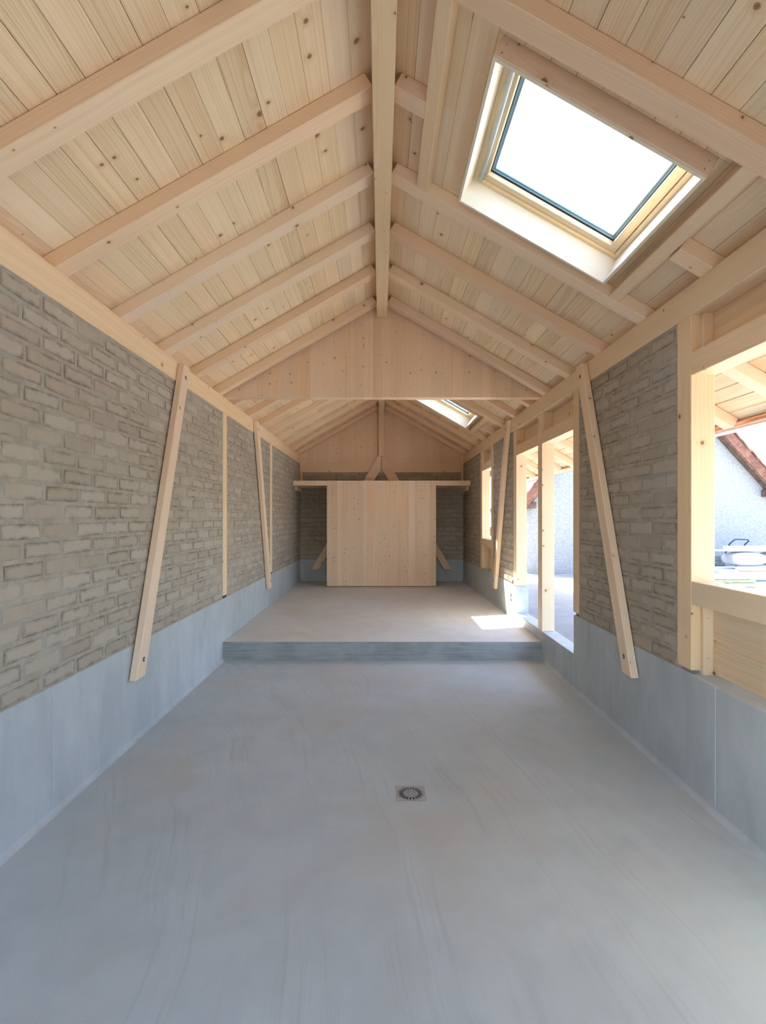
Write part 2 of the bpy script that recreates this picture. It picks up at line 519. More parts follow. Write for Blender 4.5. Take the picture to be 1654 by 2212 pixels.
upper = link('floor_raised', None, Matrix.Translation((0, YS, 0)))
tag(upper, 'raised pale concrete floor at the far end behind the step', 'floor', kind='structure')
obox('slab', (XL - 0.05, YS + 0.006, -0.15), (XR + 0.05, YB + 0.1, ZU), C_UPPER, upper, 1, bev=0.0)
obox('step_riser', (XL - 0.02, YS, -0.10), (XR + 0.02, YS + 0.03, ZU - 0.001), C_STEP, upper, 0, bev=0.002)

# ------------------------------------------------------------------ floor drain
drain = empty('floor_drain', (DX, DY, 0), 'round slotted metal drain set into the lower concrete floor', 'drain')
def ring_plate(r_in, half, n=40):
    bm = bmesh.new()
    inn, out = [], []
    for i in range(n):
        a = 2 * math.pi * i / n
        c, s = math.cos(a), math.sin(a)
        inn.append(bm.verts.new((r_in * c, r_in * s, 0)))
        k = half / max(abs(c), abs(s))
        out.append(bm.verts.new((k * c, k * s, 0)))
    low = [bm.verts.new((v.co.x, v.co.y, -0.06)) for v in inn]
    for i in range(n):
        j = (i + 1) % n
        bm.faces.new((inn[i], out[i], out[j], inn[j]))
        bm.faces.new((inn[i], inn[j], low[j], low[i]))
    bmesh.ops.recalc_face_normals(bm, faces=bm.faces)
    return new_mesh('mortar_collar', bm, plain('drain_mortar', (0.45, 0.43, 0.40), 0.85, 0.0, 0.15, 30.0))
link('mortar_collar', ring_plate(0.0765, DS - 0.0015), Matrix.Translation((DX, DY, 0.0006)), drain)
def grate_mesh(n=20):
    bm = bmesh.new()
    r0, r1, r2, r3 = 0.034, 0.060, 0.0750, 0.0435
    m = n * 4
    def P(r, k, z): 
        a = 2 * math.pi * k / m
        return bm.verts.new((r * math.cos(a), r * math.sin(a), z))
    zt_, zb_ = 0.0, -0.006
    A = {}
    for z in (zt_, zb_):
        for r in (0.0435, 0.0665, 0.0750):
            A[(r, z)] = [P(r, k, z) for k in range(m)]
    cen = bm.verts.new((0, 0, zt_ + 0.001))
    for k in range(m):
        j = (k + 1) % m
        bm.faces.new((cen, A[(0.0435, zt_)][k], A[(0.0435, zt_)][j]))
        bm.faces.new((A[(0.0665, zt_)][k], A[(0.0750, zt_)][k], A[(0.0750, zt_)][j], A[(0.0665, zt_)][j]))
        bm.faces.new((A[(0.0750, zt_)][k], A[(0.0750, zb_)][k], A[(0.0750, zb_)][j], A[(0.0750, zt_)][j]))
        bm.faces.new((A[(0.0665, zt_)][k], A[(0.0665, zt_)][j], A[(0.0665, zb_)][j], A[(0.0665, zb_)][k]))
        bm.faces.new((A[(0.0435, zt_)][k], A[(0.0435, zb_)][k], A[(0.0435, zb_)][j], A[(0.0435, zt_)][j]))
        if k % 4 in (0, 1):
            bm.faces.new((A[(0.0435, zt_)][k], A[(0.0665, zt_)][k], A[(0.0665, zt_)][j], A[(0.0435, zt_)][j]))
    bmesh.ops.recalc_face_normals(bm, faces=bm.faces)
    return new_mesh('grate', bm, CASTIRON)
link('grate', grate_mesh(), Matrix.Translation((DX, DY, 0.0005)), drain)
cyl('drain_shade_disc', 0.0760, 0.004, BLACK, Matrix.Translation((DX, DY, -0.016)), drain, 24)  # black disc painting in the shade below the grate slots

# ------------------------------------------------------------------ concrete plinths
YJ = 2.866
pl = empty('concrete_plinth', (XL, Y0, 0), 'low grey concrete base under the unbroken brick wall', 'plinth', kind='structure')
obox('cast_section', (XL - WT - 0.04, Y0, -0.2), (XL, YJ - 0.002, ZP), C_PLINTH, pl, 1, bev=0.004)
obox('cast_section', (XL - WT - 0.04, YJ + 0.002, -0.2), (XL, YB + 0.15, ZP), C_PLINTH, pl, 1, bev=0.004)
pr = empty('concrete_plinth', (XR, Y0, 0), 'grey concrete base under the window wall, near side of the doorway', 'plinth', kind='structure')
obox('cast_section', (XR, Y0, -0.2), (XR + 0.16, YJ - 0.002, ZP), C_PLINTH, pr, 1, bev=0.006)
obox('cast_section', (XR, YJ + 0.002, -0.2), (XR + 0.16, 4.99, ZP), C_PLINTH, pr, 1, bev=0.006)
th = empty('door_threshold', (XR, 4.99, 0), 'low concrete sill under the open doorways', 'threshold', kind='structure')
obox('sill_block', (XR, 4.991, -0.2), (XR + 0.16, 5.955, 0.325), C_PLINTH, th, 1, bev=0.004)
obox('sill_block', (XR, 5.957, -0.2), (XR + 0.16, 7.088, 0.325), C_PLINTH, th, 1, bev=0.004)
pf = empty('concrete_plinth', (XR, 7.089, 0), 'grey concrete base under the window wall, beyond the doorway', 'plinth', kind='structure')
obox('cast_section', (XR, 7.089, -0.2), (XR + 0.16, YB + 0.15, ZP), C_PLINTH, pf, 1, bev=0.004)
obox('concrete_plinth', (XL + 0.001, YB, 0.0), (XR - 0.001, YB + 0.15, ZP - 0.005), C_PLINTH, None, 0, bev=0.003)
tag(col.objects[-1] if False else bpy.data.objects['concrete_plinth.003'], 'grey concrete base of the end wall behind the wooden partition', 'plinth', kind='structure')

# ------------------------------------------------------------------ brick walls
def brick_variant(k):
    rnd = random.Random(100 + k)
    L, H, D = 0.145, 0.041, 0.03
    bm = bmesh.new()
    out, inn = [], []
    base = [(-L, -H), (-L * .5, -H), (0, -H), (L * .5, -H), (L, -H), (L, 0), (L, H), (L * .5, H), (0, H), (-L * .5, H), (-L, H), (-L, 0)]
    for (x, y) in base:
        jx, jy = rnd.uniform(-.003, .003), rnd.uniform(-.003, .003)
        out.append(bm.verts.new((x + jx * .6, y + jy * .6, -0.008)))
        k1 = rnd.uniform(.0025, .006) * (1.8 if abs(x) == L and abs(y) == H and rnd.random() < .35 else 1)
        sx_ = (1 if x > 0 else -1) if abs(x) == L else 0
        sy_ = (1 if y > 0 else -1) if abs(y) == H else 0
        inn.append(bm.verts.new((x + jx - sx_ * k1, y + jy - sy_ * k1, rnd.uniform(-.0015, .0005))))
    back = [bm.verts.new((v.co.x, v.co.y, -D)) for v in out]
    c1 = bm.verts.new((-L * .45, 0, rnd.uniform(0, .0015)))
    c2 = bm.verts.new((L * .45, 0, rnd.uniform(0, .0015)))
    n = 12
    for i in range(n):
        j = (i + 1) % n
        bm.faces.new((out[i], out[j], inn[j], inn[i]))
    for a, b in ((0, 1), (1, 2), (8, 9), (9, 10), (10, 11), (11, 0)):
        bm.faces.new((inn[a], inn[b], c1))
    for a, b in ((2, 3), (3, 4), (4, 5), (5, 6), (6, 7), (7, 8)):
        bm.faces.new((inn[a], inn[b], c2))
    bm.faces.new((inn[2], c2, c1))
    bm.faces.new((inn[8], c1, c2))
    for v in back: bm.verts.remove(v)
    bmesh.ops.recalc_face_normals(bm, faces=bm.faces)
    return new_mesh('brick', bm, BRICK)
BV = [brick_variant(k) for k in range(8)]
MODL = 0.315

def brick_wall(name, side, a0, a1, z0, z1, label, first=None, skip=None, seed=0):
    """a is Y for the side walls and X for the back wall"""
    rnd = random.Random(seed)
    rec = 0.0035
    if side == 'L':
        lo, hi = (XL - WT, a0, z0), (XL - rec, a1, z1)
        fr = lambda a, z, d: basis((0, 1, 0), (0, 0, 1), (1, 0, 0), (XL + d, a, z))
    elif side == 'R':
        lo, hi = (XR + rec, a0, z0), (XR + WT, a1, z1)
        fr = lambda a, z, d: basis((0, -1, 0), (0, 0, 1), (-1, 0, 0), (XR - d, a, z))
    else:
        lo, hi = (a0 - WT, YB + rec, z0), (a1 + WT, YB + WT, z1)
        fr = lambda a, z, d: basis((1, 0, 0), (0, 0, 1), (0, -1, 0), (a, YB - d, z))
    w = obox(name, lo, hi, MORTAR, None, 1 if side != 'B' else 0, bev=0.0)
    tag(w, label, 'wall', kind='structure')
    rows = max(1, round((z1 - 0.012 - z0) / 0.0985))
    ch = (z1 - 0.012 - z0) / rows
    for r in range(rows):
        zc = z0 + (r + 0.5) * ch
        a = a0 + 0.008 - (MODL * 0.5 if r % 2 else 0) + rnd.uniform(-.02, .02)
        while a < a1 - 0.03:
            s, e = max(a, a0 + 0.010), min(a + MODL - 0.021, a1 - 0.010)
            a += MODL
            if e - s < 0.05: continue
            if first is not None and e < first: continue
            if skip and skip((s + e) / 2, zc): continue
            M = fr((s + e) / 2, zc + rnd.uniform(-.002, .002), rnd.uniform(-.002, .0015))
            S = Matrix.Diagonal(((e - s) / 0.29, (ch - 0.0175) / 0.082 * rnd.uniform(.97, 1.02), 1, 1))
            Rm = Matrix.Rotation(rnd.uniform(-.006, .006), 4, 'Z') @ Matrix.Rotation(math.pi if rnd.random() < .5 else 0, 4, 'Z')
            link('brick', BV[rnd.randrange(8)], M @ Rm @ S, w)
    return w

brick_wall('wall_left', 'L', Y0, 5.966, ZP, ZPL0, 'grey-brown brick infill, nearest panel of the unbroken side wall', first=1.55, seed=1)
brick_wall('wall_left', 'L', 6.115, 8.51, ZP, ZPL0, 'grey-brown brick infill of unbroken side wall, middle panel between thin posts', seed=2)
brick_wall('wall_left', 'L', 8.66, YB, ZP, ZPL0, 'grey-brown brick infill of unbroken side wall, farthest panel meeting the end wall', seed=3)
brick_wall('wall_right', 'R', Y0, 1.55, ZP, ZPL0, 'brick infill beside the near window, on the camera side', first=9.0, seed=4)
brick_wall('wall_right', 'R', 3.237, 4.85, ZP, ZPL0, 'stained brown brick infill between near window and doorway', seed=5)
brick_wall('wall_right', 'R', 7.237, 8.56, ZP, ZPL0, 'narrow brick infill between doorway and small far window', seed=6)
brick_wall('wall_right', 'R', 9.64, YB, ZP, ZPL0, 'brick infill between small far window and end wall', seed=7)
brick_wall('wall_back', 'B', XL, XR, ZP, 2.62, 'dark brick end wall behind the wooden partition',
           skip=lambda x, z: (abs(x) < 0.80 and z < 2.15), seed=8)

# ------------------------------------------------------------------ timber frame: plates, posts
def plate(label, lo, hi):
    o = obox('wall_plate', lo, hi, W_BEAM, None, 1, bev=0.004)
    return tag(o, label, 'beam', 'timber plates on top of the side walls')
plate('long spruce plate beam on the unbroken brick wall', (XL - WT, Y0, ZPL0), (XL + 0.004, YB, ZPL1))
plate('long spruce plate beam above the windows and doorways', (XR - 0.004, Y0, ZPL0), (XR + WT, YB, ZPL1))

def post(side, y0, y1, z0, label, z1=ZPL0, shoe=True):
    x0, x1 = (XL - WT, XL + 0.002) if side == 'L' else (XR - 0.002, XR + WT)
    e = empty('timber_post', ((x0 + x1) / 2, (y0 + y1) / 2, z0), label, 'post', 'square timber posts in the walls')
    obox('post_shaft', (x0, y0, z0 + (0.03 if shoe else 0.002)), (x1, y1, z1), W_BEAM, e, 2, bev=0.003)
    if shoe:
        obox('metal_shoe', (x0 + 0.02, y0 + 0.02, z0), (x1 - 0.004, y1 - 0.02, z0 + 0.03), DARKMETAL, e, 2, bev=0.001)
    return e
post('L', 5.966, 6.115, ZP, 'thin flush post in the brick wall in line with the step')
post('L', 8.51, 8.66, ZP, 'thin flush post in the brick wall behind the far slanting strut')
post('R', 1.55, 1.69, ZP, 'post on the camera side of the near window', shoe=False)
post('R', 3.093, 3.237, ZP + 0.02, 'thick post between near window and stained brick infill', shoe=False)
post('R', 4.85, 4.99, ZP, 'post on the near side of the doorway beside stained brick')
post('R', 5.958, 6.107, 0.325, 'full height post standing between the two doorways', shoe=False)
post('R', 7.089, 7.237, ZP, 'post on a concrete stub at the far side of the doorway', shoe=False)
post('R', 8.56, 8.70, ZP, 'post on the near side of the small far window', shoe=False)
post('R', 9.49, 9.64, ZP, 'post on the far side of the small far window', shoe=False)

# ------------------------------------------------------------------ openings on the right
ZH0, ZH1, ZS0, ZS1 = 2.427, 2.56, 1.096, 1.23
def opening(name, y0, y1, label, sill):
    e = empty(name, (XR + WT / 2, (y0 + y1) / 2, ZS1 if sill else 0.325), label, 'window' if sill else 'doorway', kind='structure')
    obox('header', (XR, y0, ZH0), (XR + WT, y1, ZH1), W_BEAM, e, 1)
    obox('infill_board', (XR + 0.112, y0, ZH1), (XR + WT - 0.001, y1, ZPL0), W_PLANK, e, 1)
    obox('cleat', (XR + 0.052, y1 - 0.030, ZH1), (XR + 0.112, y1, ZPL0), W_BEAM, e, 2)
    obox('cleat', (XR + 0.052, y0, ZH1), (XR + 0.112, y0 + 0.030, ZPL0), W_BEAM, e, 2)
    if sill:
        obox('sill', (XR, y0, ZS0), (XR + WT, y1, ZS1), W_BEAM, e, 1)
        zz = [ZP + 0.003, ZP + 0.003 + (ZS0 - ZP) * 0.5, ZS0]
        for a, b in zip(zz, zz[1:]):
            obox('infill_board', (XR + 0.112, y0, a + 0.001), (XR + WT - 0.001, y1, b - 0.002), W_PLANK, e, 1, bev=0.004)
        obox('cleat', (XR + 0.052, y1 - 0.030, ZP), (XR + 0.112, y1, ZS0), W_BEAM, e, 2)
        obox('cleat', (XR + 0.052, y0, ZP), (XR + 0.112, y0 + 0.030, ZS0), W_BEAM, e, 2)
        for zc in (ZP + 0.10, ZP + 0.33):
            cyl('screw', 0.004, 0.004, STEEL, Matrix.Translation((XR + 0.082, y1 - 0.031, zc)) @ Matrix.Rotation(math.pi / 2, 4, 'X'), e, 8)
    for zc in (2.62, 2.72):
        cyl('screw', 0.004, 0.004, STEEL, Matrix.Translation((XR + 0.082, y1 - 0.031, zc)) @ Matrix.Rotation(math.pi / 2, 4, 'X'), e, 8)
    return e
opening('window_1', 1.69, 3.093, 'large unglazed timber window opening closest to the camera', True)
opening('window_2', 8.70, 9.49, 'small unglazed timber window opening near the end wall', True)
opening('door_1', 4.99, 5.958, 'open timber doorway on the lower floor side of the post', False)
opening('door_2', 6.107, 7.089, 'open timber doorway on the raised floor side of the post', False)

# ------------------------------------------------------------------ ridge, rafters
def ridge(label, y0, y1):
    o = obox('ridge_beam', (XC - 0.059, y0, 3.85), (XC + 0.059, y1, 4.06), W_BEAM, None, 1, bev=0.004)
    tag(o, label, 'beam', 'ridge beam lengths')
ridge('near length of ridge beam running overhead to the plank gable', Y0, 5.978)
ridge('far length of ridge beam beyond the hanging plank gable', 6.104, 11.56)

RW = 0.12
near = [0.09 + 0.73 * k for k in range(9)]                # far faces of the rafters in the near bay
near = [y for y in near]
far = [6.55 + 0.7186 * k for k in range(8)]
SK = [(2.405, 3.505), (8.070, 9.170)]                     # skylight linings along Y
SKX0, SKX1 = 0.512, 1.475
TR1, TR2 = (0.240, 0.318), (1.545, 1.622)                 # trimmers (world X at the rafter underside)
S_TAIL_R, S_TAIL_L = sx(2.88), sx(-2.70)
S_TOP = 0.059 / CA

def rafter(side, yf, s0, s1, label, name='rafter', group=None, tail=True):
    M = MR if side == 'R' else ML
    a, b = (yf - RW, yf) if side == 'R' else (-yf, -(yf - RW))
    o = obox(name, (s0, a, 0), (s1, b, RH), W_RAFTER, None, 0, M, bev=0.004)
    tag(o, label, 'rafter', group or ('rafters of the roof slope over the brick wall' if side == 'L' else 'rafters of the roof slope with skylights'))
    return o

def rl(bay, i, n, sd):
    where = 'over the unbroken brick wall' if sd == 'L' else 'over the doorway wall'
    if bay == 'near':
        k = n - 1 - i
        return f'planed rafter {where}, {ORD[k]} on the camera side of the plank gable'
    return f'planed rafter {where}, {ORD[i]} beyond the plank gable'
NEAR = [2.28 - 1.46, 2.28 - 0.73, 2.28, 3.01, 3.743, 4.47, 5.20, 5.93]
NEAR = [0.09] + NEAR
FAR = far
def skylit(y):
    return any(a - 0.02 < y - RW / 2 < b + 0.02 for a, b in SK)
for bay, ys in (('near', NEAR), ('far', FAR)):
    n = len(ys)
    for i, y in enumerate(ys):
        rafter('L', y, S_TOP, S_TAIL_L, rl(bay, i, n, 'L'))
        if skylit(y):
            where = 'near' if bay == 'near' else 'far'
            rafter('R', y, S_TOP, sx(TR1[0]), f'short rafter stub from ridge beam to trimmer above the {where} skylight', 'rafter_stub', 'short rafters cut at the skylights')
            rafter('R', y, sx(TR2[1]), S_TAIL_R, f'short rafter stub below the {where} skylight down to the wall plate', 'rafter_stub', 'short rafters cut at the skylights')
        else:
            rafter('R', y, S_TOP, S_TAIL_R, rl(bay, i, n, 'R'))

# blocking boards between the rafters above the plates
for sd, xw in (('L', XL), ('R', XR)):
    rows = sorted(NEAR + FAR)
    k = 0
    for a, b in zip(rows, rows[1:]):
        if b - RW - a < 0.1: continue
        if a < 5.98 < b: continue
        x0, x1 = (xw - 0.085, xw - 0.06) if sd == 'L' else (xw + 0.06, xw + 0.085)
        zz = zt(x0 if abs(x0) > abs(x1) else x1) + 0.0
        o = obox('blocking_board', (x0, a + 0.001, ZPL1 + 0.001), (x1, b - RW - 0.001, zz), W_PLANK, None, 1, bev=0.002)
        k += 1
        where = 'brick wall plate' if sd == 'L' else 'doorway wall plate'
        tag(o, f'short blocking board between rafters on the {where}, {ORD[k - 1]} from the camera', 'board', 'blocking boards between rafters')

# trimmers beside the skylights
for (ya, yb), nm in ((((2.28), 3.743 - RW), 'near'), ((None, None), 'far')):
    if nm == 'far':
        ya = max(y for y in FAR if y < SK[1][0] + 0.03)
        yb = min(y for y in FAR if y - RW > SK[1][1] - 0.03) - RW
    for (x0, x1), lab in ((TR1, 'uphill side'), (TR2, 'downhill side')):
        o = obox('trimmer', (sx(x0), ya, 0), (sx(x0) + 0.078, yb, RH), W_BEAM, None, 1, MR, bev=0.004)
        tag(o, f'trimmer beam along the {lab} of the {nm} skylight', 'beam', 'trimmers beside the skylights')

# ------------------------------------------------------------------ roof boards
BW = 0.1335
def planks(side, M, nb, holes, label):
    rnd = random.Random(31 if side == 'L' else 47)
    e = link('ceiling', None, M)
    tag(e, label, 'ceiling', kind='structure')
    ysup = sorted(NEAR + FAR)
    inner = [y for y in ysup if 0.5 < y < 11.3]
    for i in range(nb):
        s0, s1 = 0.012 + i * BW, 0.012 + (i + 1) * BW
        cuts = sorted(rnd.sample(inner, 3))
        edges = [Y0] + [c - RW / 2 for c in cuts] + [YB + 0.2]
        for ya, yb in zip(edges, edges[1:]):
            pieces = [(s0, s1, ya, yb)]
            for (h0, h1, hy0, hy1) in holes:
                nxt = []
                for (p0, p1, q0, q1) in pieces:
                    if p1 <= h0 or p0 >= h1 or q1 <= hy0 or q0 >= hy1:
                        nxt.append((p0, p1, q0, q1)); continue
                    if q0 < hy0: nxt.append((p0, p1, q0, hy0))
                    if q1 > hy1: nxt.append((p0, p1, hy1, q1))
                    m0, m1 = max(q0, hy0), min(q1, hy1)
                    if p0 < h0: nxt.append((p0, h0, m0, m1))
                    if p1 > h1: nxt.append((h1, p1, m0, m1))
                pieces = nxt
            for (p0, p1, q0, q1) in pieces:
                if p1 - p0 < 0.008 or q1 - q0 < 0.02: continue
                gap = 0.0008 if rnd.random() < 0.75 else 0.0018
                if side == 'R' and p0 > sx(XR + 0.55) and rnd.random() < 0.35: gap = 0.005
                a, b = (q0, q1) if side == 'R' else (-q1, -q0)
                dz = rnd.uniform(0, 0.0012)
                obox('plank', (p0 + gap, a + 0.0006, RH + 0.0005 + dz), (p1 - gap * 0.3, b - 0.0006, RH + 0.022 + dz), W_PLANK, e, 1, M, bev=0.0016)
    # unseen dark slab added above the boards against light leaks, open at the skylights
    bm = bmesh.new()
    ys = sorted({Y0, YB + 0.2, *[h for q in holes for h in (q[2], q[3])]})
    send = 0.012 + nb * BW
    for q0, q1 in zip(ys, ys[1:]):
        hs = [h for h in holes if h[2] <= q0 + 1e-6 and h[3] >= q1 - 1e-6]
        spans = [(0.0, send)] if not hs else [(0.0, hs[0][0]), (hs[0][1], send)]
        for p0, p1 in spans:
            a, b = (q0, q1) if side == 'R' else (-q1, -q0)
            bm_box(bm, (p0, a, RH + 0.026), (p1, b, RH + 0.20))
    bmesh.ops.recalc_face_normals(bm, faces=bm.faces)
    link('roof_light_stop', new_mesh('roof_light_stop', bm, LIGHTSTOP), M, e)
    return e
LT = 0.018
holes = [(sx(SKX0) - LT * 0 - 0.001, sx(SKX1) + 0.001, a - 0.013, b + 0.001) for a, b in SK]
cl = planks('L', ML, 24, [], 'boarded roof underside of slope over the unbroken brick wall')
planks('R', MR, 25, holes, 'boarded roof underside of slope with the two skylights')

obox('ridge_light_stop', (XC - 0.25, Y0, 4.19), (XC + 0.25, YB + 0.2, 4.36), LIGHTSTOP, cl, 1, bev=0.0)  # unseen block added over the ridge gap to keep the sun out

# ------------------------------------------------------------------ skylights
def skylight(name, ya, yb, label):
    s0, s1 = sx(SKX0), sx(SKX1)
    nb, ntop = -0.013, 0.262
    e = link(name, None, MR @ Matrix.Translation(((s0 + s1) / 2, (ya + yb) / 2, 0)))
    tag(e, label, 'skylight', 'skylights in the roof slope', 'structure')
    obox('lining_board', (s0, ya, nb), (s1, ya + LT, ntop), W_LINING, e, 0, MR, bev=0.001)
    obox('lining_board', (s0, yb - LT, nb), (s1, yb, ntop), W_LINING, e, 0, MR, bev=0.001)
    obox('lining_board', (s0, ya + LT, nb), (s0 + LT, yb - LT, ntop), W_LINING, e, 1, MR, bev=0.001)
    obox('lining_board', (s1 - LT, ya + LT, nb), (s1, yb - LT, ntop), W_LINING, e, 1, MR, bev=0.001)
    obox('apron_board', (s0 - 0.001, ya - 0.012, nb + 0.004), (s1 + 0.001, ya, RH + 0.02), W_RAFTER, e, 0, MR, bev=0.002)
    for sc in (s0 + 0.03, s1 - 0.03):
        for nn in (0.012, 0.055):
            cyl('screw', 0.0045, 0.003, STEEL, MR @ Matrix.Translation((sc, ya - 0.0125, nn)) @ Matrix.Rotation(math.pi / 2, 4, 'X'), e, 8)
    a0, a1, c0, c1 = s0 + LT, s1 - LT, ya + LT, yb - LT
    # fixed frame
    f0, f1, fw = 0.155, 0.235, 0.030
    fr = link('fixed_frame', None, MR @ Matrix.Translation(((a0 + a1) / 2, (c0 + c1) / 2, f0)), e)
    def rails(par, nm, p0, p1, q0, q1, w, n0, n1, mat, bev):
        obox(nm, (p0, q0, n0), (p1, q0 + w, n1), mat, par, 0, MR, bev)
        obox(nm, (p0, q1 - w, n0), (p1, q1, n1), mat, par, 0, MR, bev)
        obox(nm, (p0, q0 + w, n0), (p0 + w, q1 - w, n1), mat, par, 1, MR, bev)
        obox(nm, (p1 - w, q0 + w, n0), (p1, q1 - w, n1), mat, par, 1, MR, bev)
    rails(fr, 'frame_rail', a0, a1, c0, c1, fw, f0, f1, W_WINDOW, 0.003)
    # sash
    g = fw + 0.005
    sa = link('sash', None, MR @ Matrix.Translation(((a0 + a1) / 2, (c0 + c1) / 2, 0.175)), e)
    rails(sa, 'sash_rail', a0 + g, a1 - g, c0 + g, c1 - g, 0.050, 0.168, 0.248, W_WINDOW, 0.003)
    h = g + 0.050
    rails(sa, 'spacer_bar', a0 + h, a1 - h, c0 + h, c1 - h, 0.012, 0.205, 0.222, GASKET, 0.001)
    rails(sa, 'spacer_bar', a0 + h + 0.012, a1 - h - 0.012, c0 + h + 0.012, c1 - h - 0.012, 0.012, 0.213, 0.222, GASKET, 0.001)
    obox('pane', (a0 + h, c0 + h, 0.2225), (a1 - h, c1 - h, 0.2265), GLASS, sa, 0, MR, 0.0)
    rails(sa, 'gasket', a0 + h, a1 - h, c0 + h, c1 - h, 0.003, 0.198, 0.205, BLACK, 0.0)
    # ventilation bar on the uphill rail with end caps, small plug on the sash
    q0, q1 = c0 + 0.10, c1 - 0.045
    Mb = MR @ basis((0, 0, 1), (1, 0, 0), (0, 1, 0), (a0 + 0.052, (q0 + q1) / 2, 0.140))
    bar = cyl('ventilation_bar', 0.014, q1 - q0, GREYPAINT, Mb, e, 14)
    for p in bar.data.polygons: p.use_smooth = len(p.vertices) == 4
    for yc in (q0 + 0.18, q0 + 0.55, q1 - 0.01):
        obox('bar_bracket', (a0 + 0.028, yc - 0.02, 0.134), (a0 + 0.060, yc + 0.02, 0.170), GREYPAINT, e, 1, MR, 0.003)
    cyl('catch_plug', 0.012, 0.006, PLUG, MR @ Matrix.Translation((a0 + h - 0.018, c1 - h + 0.014, 0.166)), e, 14)
    # flashing collar outside
    rails(e, 'flashing', s0 - 0.02, s1 + 0.02, ya - 0.02, yb + 0.02, 0.02, 0.22, 0.29, GREYPAINT, 0.002)
    return e
skylight('window_3', *SK[0], 'large glazed skylight overhead, nearer of the two')
skylight('window_4', *SK[1], 'glazed skylight half hidden behind the hanging plank gable')

# ------------------------------------------------------------------ gable panels
MG = basis((0, 0, 1), (1, 0, 0), (0, 1, 0))      # local X up, local Y = world X, extrude along Y
def lamellas(parent, x0, x1, z0, ztop, y0, y1, w, rnd, mat=W_PANEL, nm='lamella', joints=()):
    xs = [x0]
    while xs[-1] < x1 - w * 0.5:
        nx = xs[-1] + w * rnd.uniform(0.8, 1.2)
        for j in joints:
            if xs[-1] < j - 1e-4 and abs(nx - j) < w * 0.6: nx = j
        xs.append(min(nx, x1))
    xs[-1] = x1
    for a, b in zip(xs, xs[1:]):
        za, zb_ = ztop(a), ztop(b)
        if max(za, zb_) < z0 + 0.01: continue
        ga = 0.0012 if any(abs(a - j) < 1e-3 for j in joints) else 0.0001
        gb = 0.0012 if any(abs(b - j) < 1e-3 for j in joints) else 0.0001
        za, zb_ = max(za, z0 + 0.003), max(zb_, z0 + 0.003)
        prism(nm, [(z0, a + ga), (za, a + ga), (zb_, b - gb), (z0, b - gb)], y0, y1, mat, MG, parent)
rnd = random.Random(5)
gp = empty('gable_panel', (XC, 6.04, 2.945), 'triangular plank gable hanging above the step', 'panel')
top = lambda x: min(zt(x), zt(XC)) - 0.002
lamellas(gp, XL - 0.0, XR, 2.950, top, 5.981, 6.101, 0.115, rnd, joints=(XC,))

bg = empty('gable_panel', (XC, YB, 2.6), 'far triangular plank gable closing the end wall', 'panel')
lamellas(bg, XL, XR, 2.78, top, YB - 0.02, YB + 0.06, 0.135, rnd, joints=(XC,))
tag(obox('tie_beam', (XL + 0.056, YB - 0.03, 2.586), (XR - 0.056, YB + 0.05, 2.787), W_BEAM, None, 0), 'horizontal tie beam across the end wall under the far gable', 'beam')
for sd, x0 in (('unbroken brick', XL + 0.003), ('window', XR - 0.055)):
    tag(obox('corner_post', (x0, YB - 0.052, 2.342), (x0 + 0.052, YB - 0.021, zb(x0 + 0.026) - 0.012), W_BEAM, None, 2), f'short corner post on the platform at the {sd} wall', 'post', 'short posts in the end wall corners')
tag(obox('king_post', (XC - 0.06, YB - 0.115, 2.932), (XC + 0.06, YB - 0.033, 3.849), W_BEAM, None, 2), 'short centre post under the ridge beam on the end wall', 'post')

# unseen sheet added outside the end wall to stop light leaks, and the front wall behind the camera with its wide opening
ob = prism('end_light_stop', [(-0.1, XL - WT), (zt(XL - WT), XL - WT), (zt(XC), XC), (zt(XR + WT), XR + WT), (-0.1, XR + WT)], YB + 0.155, YB + 0.19, W_PLANK, MG, bpy.data.objects['wall_back'])
wf = empty('wall_front', (XC, Y0, 0), 'timber front wall behind the camera around a wide open entrance', 'wall', kind='structure')
FO, FH = 1.35, 2.45
prism('front_gable', [(FH, XL - WT), (zt(XL - WT), XL - WT), (zt(XC), XC), (zt(XR + WT), XR + WT), (FH, XR + WT)], Y0 - 0.1, Y0 - 0.002, W_PANEL, MG, wf)
obox('front_pier', (XL - WT, Y0 - 0.1, -0.15), (XC - FO, Y0 - 0.002, FH), MORTAR, wf, 2)
obox('front_pier', (XC + FO, Y0 - 0.1, -0.15), (XR + WT, Y0 - 0.002, FH), MORTAR, wf, 2)

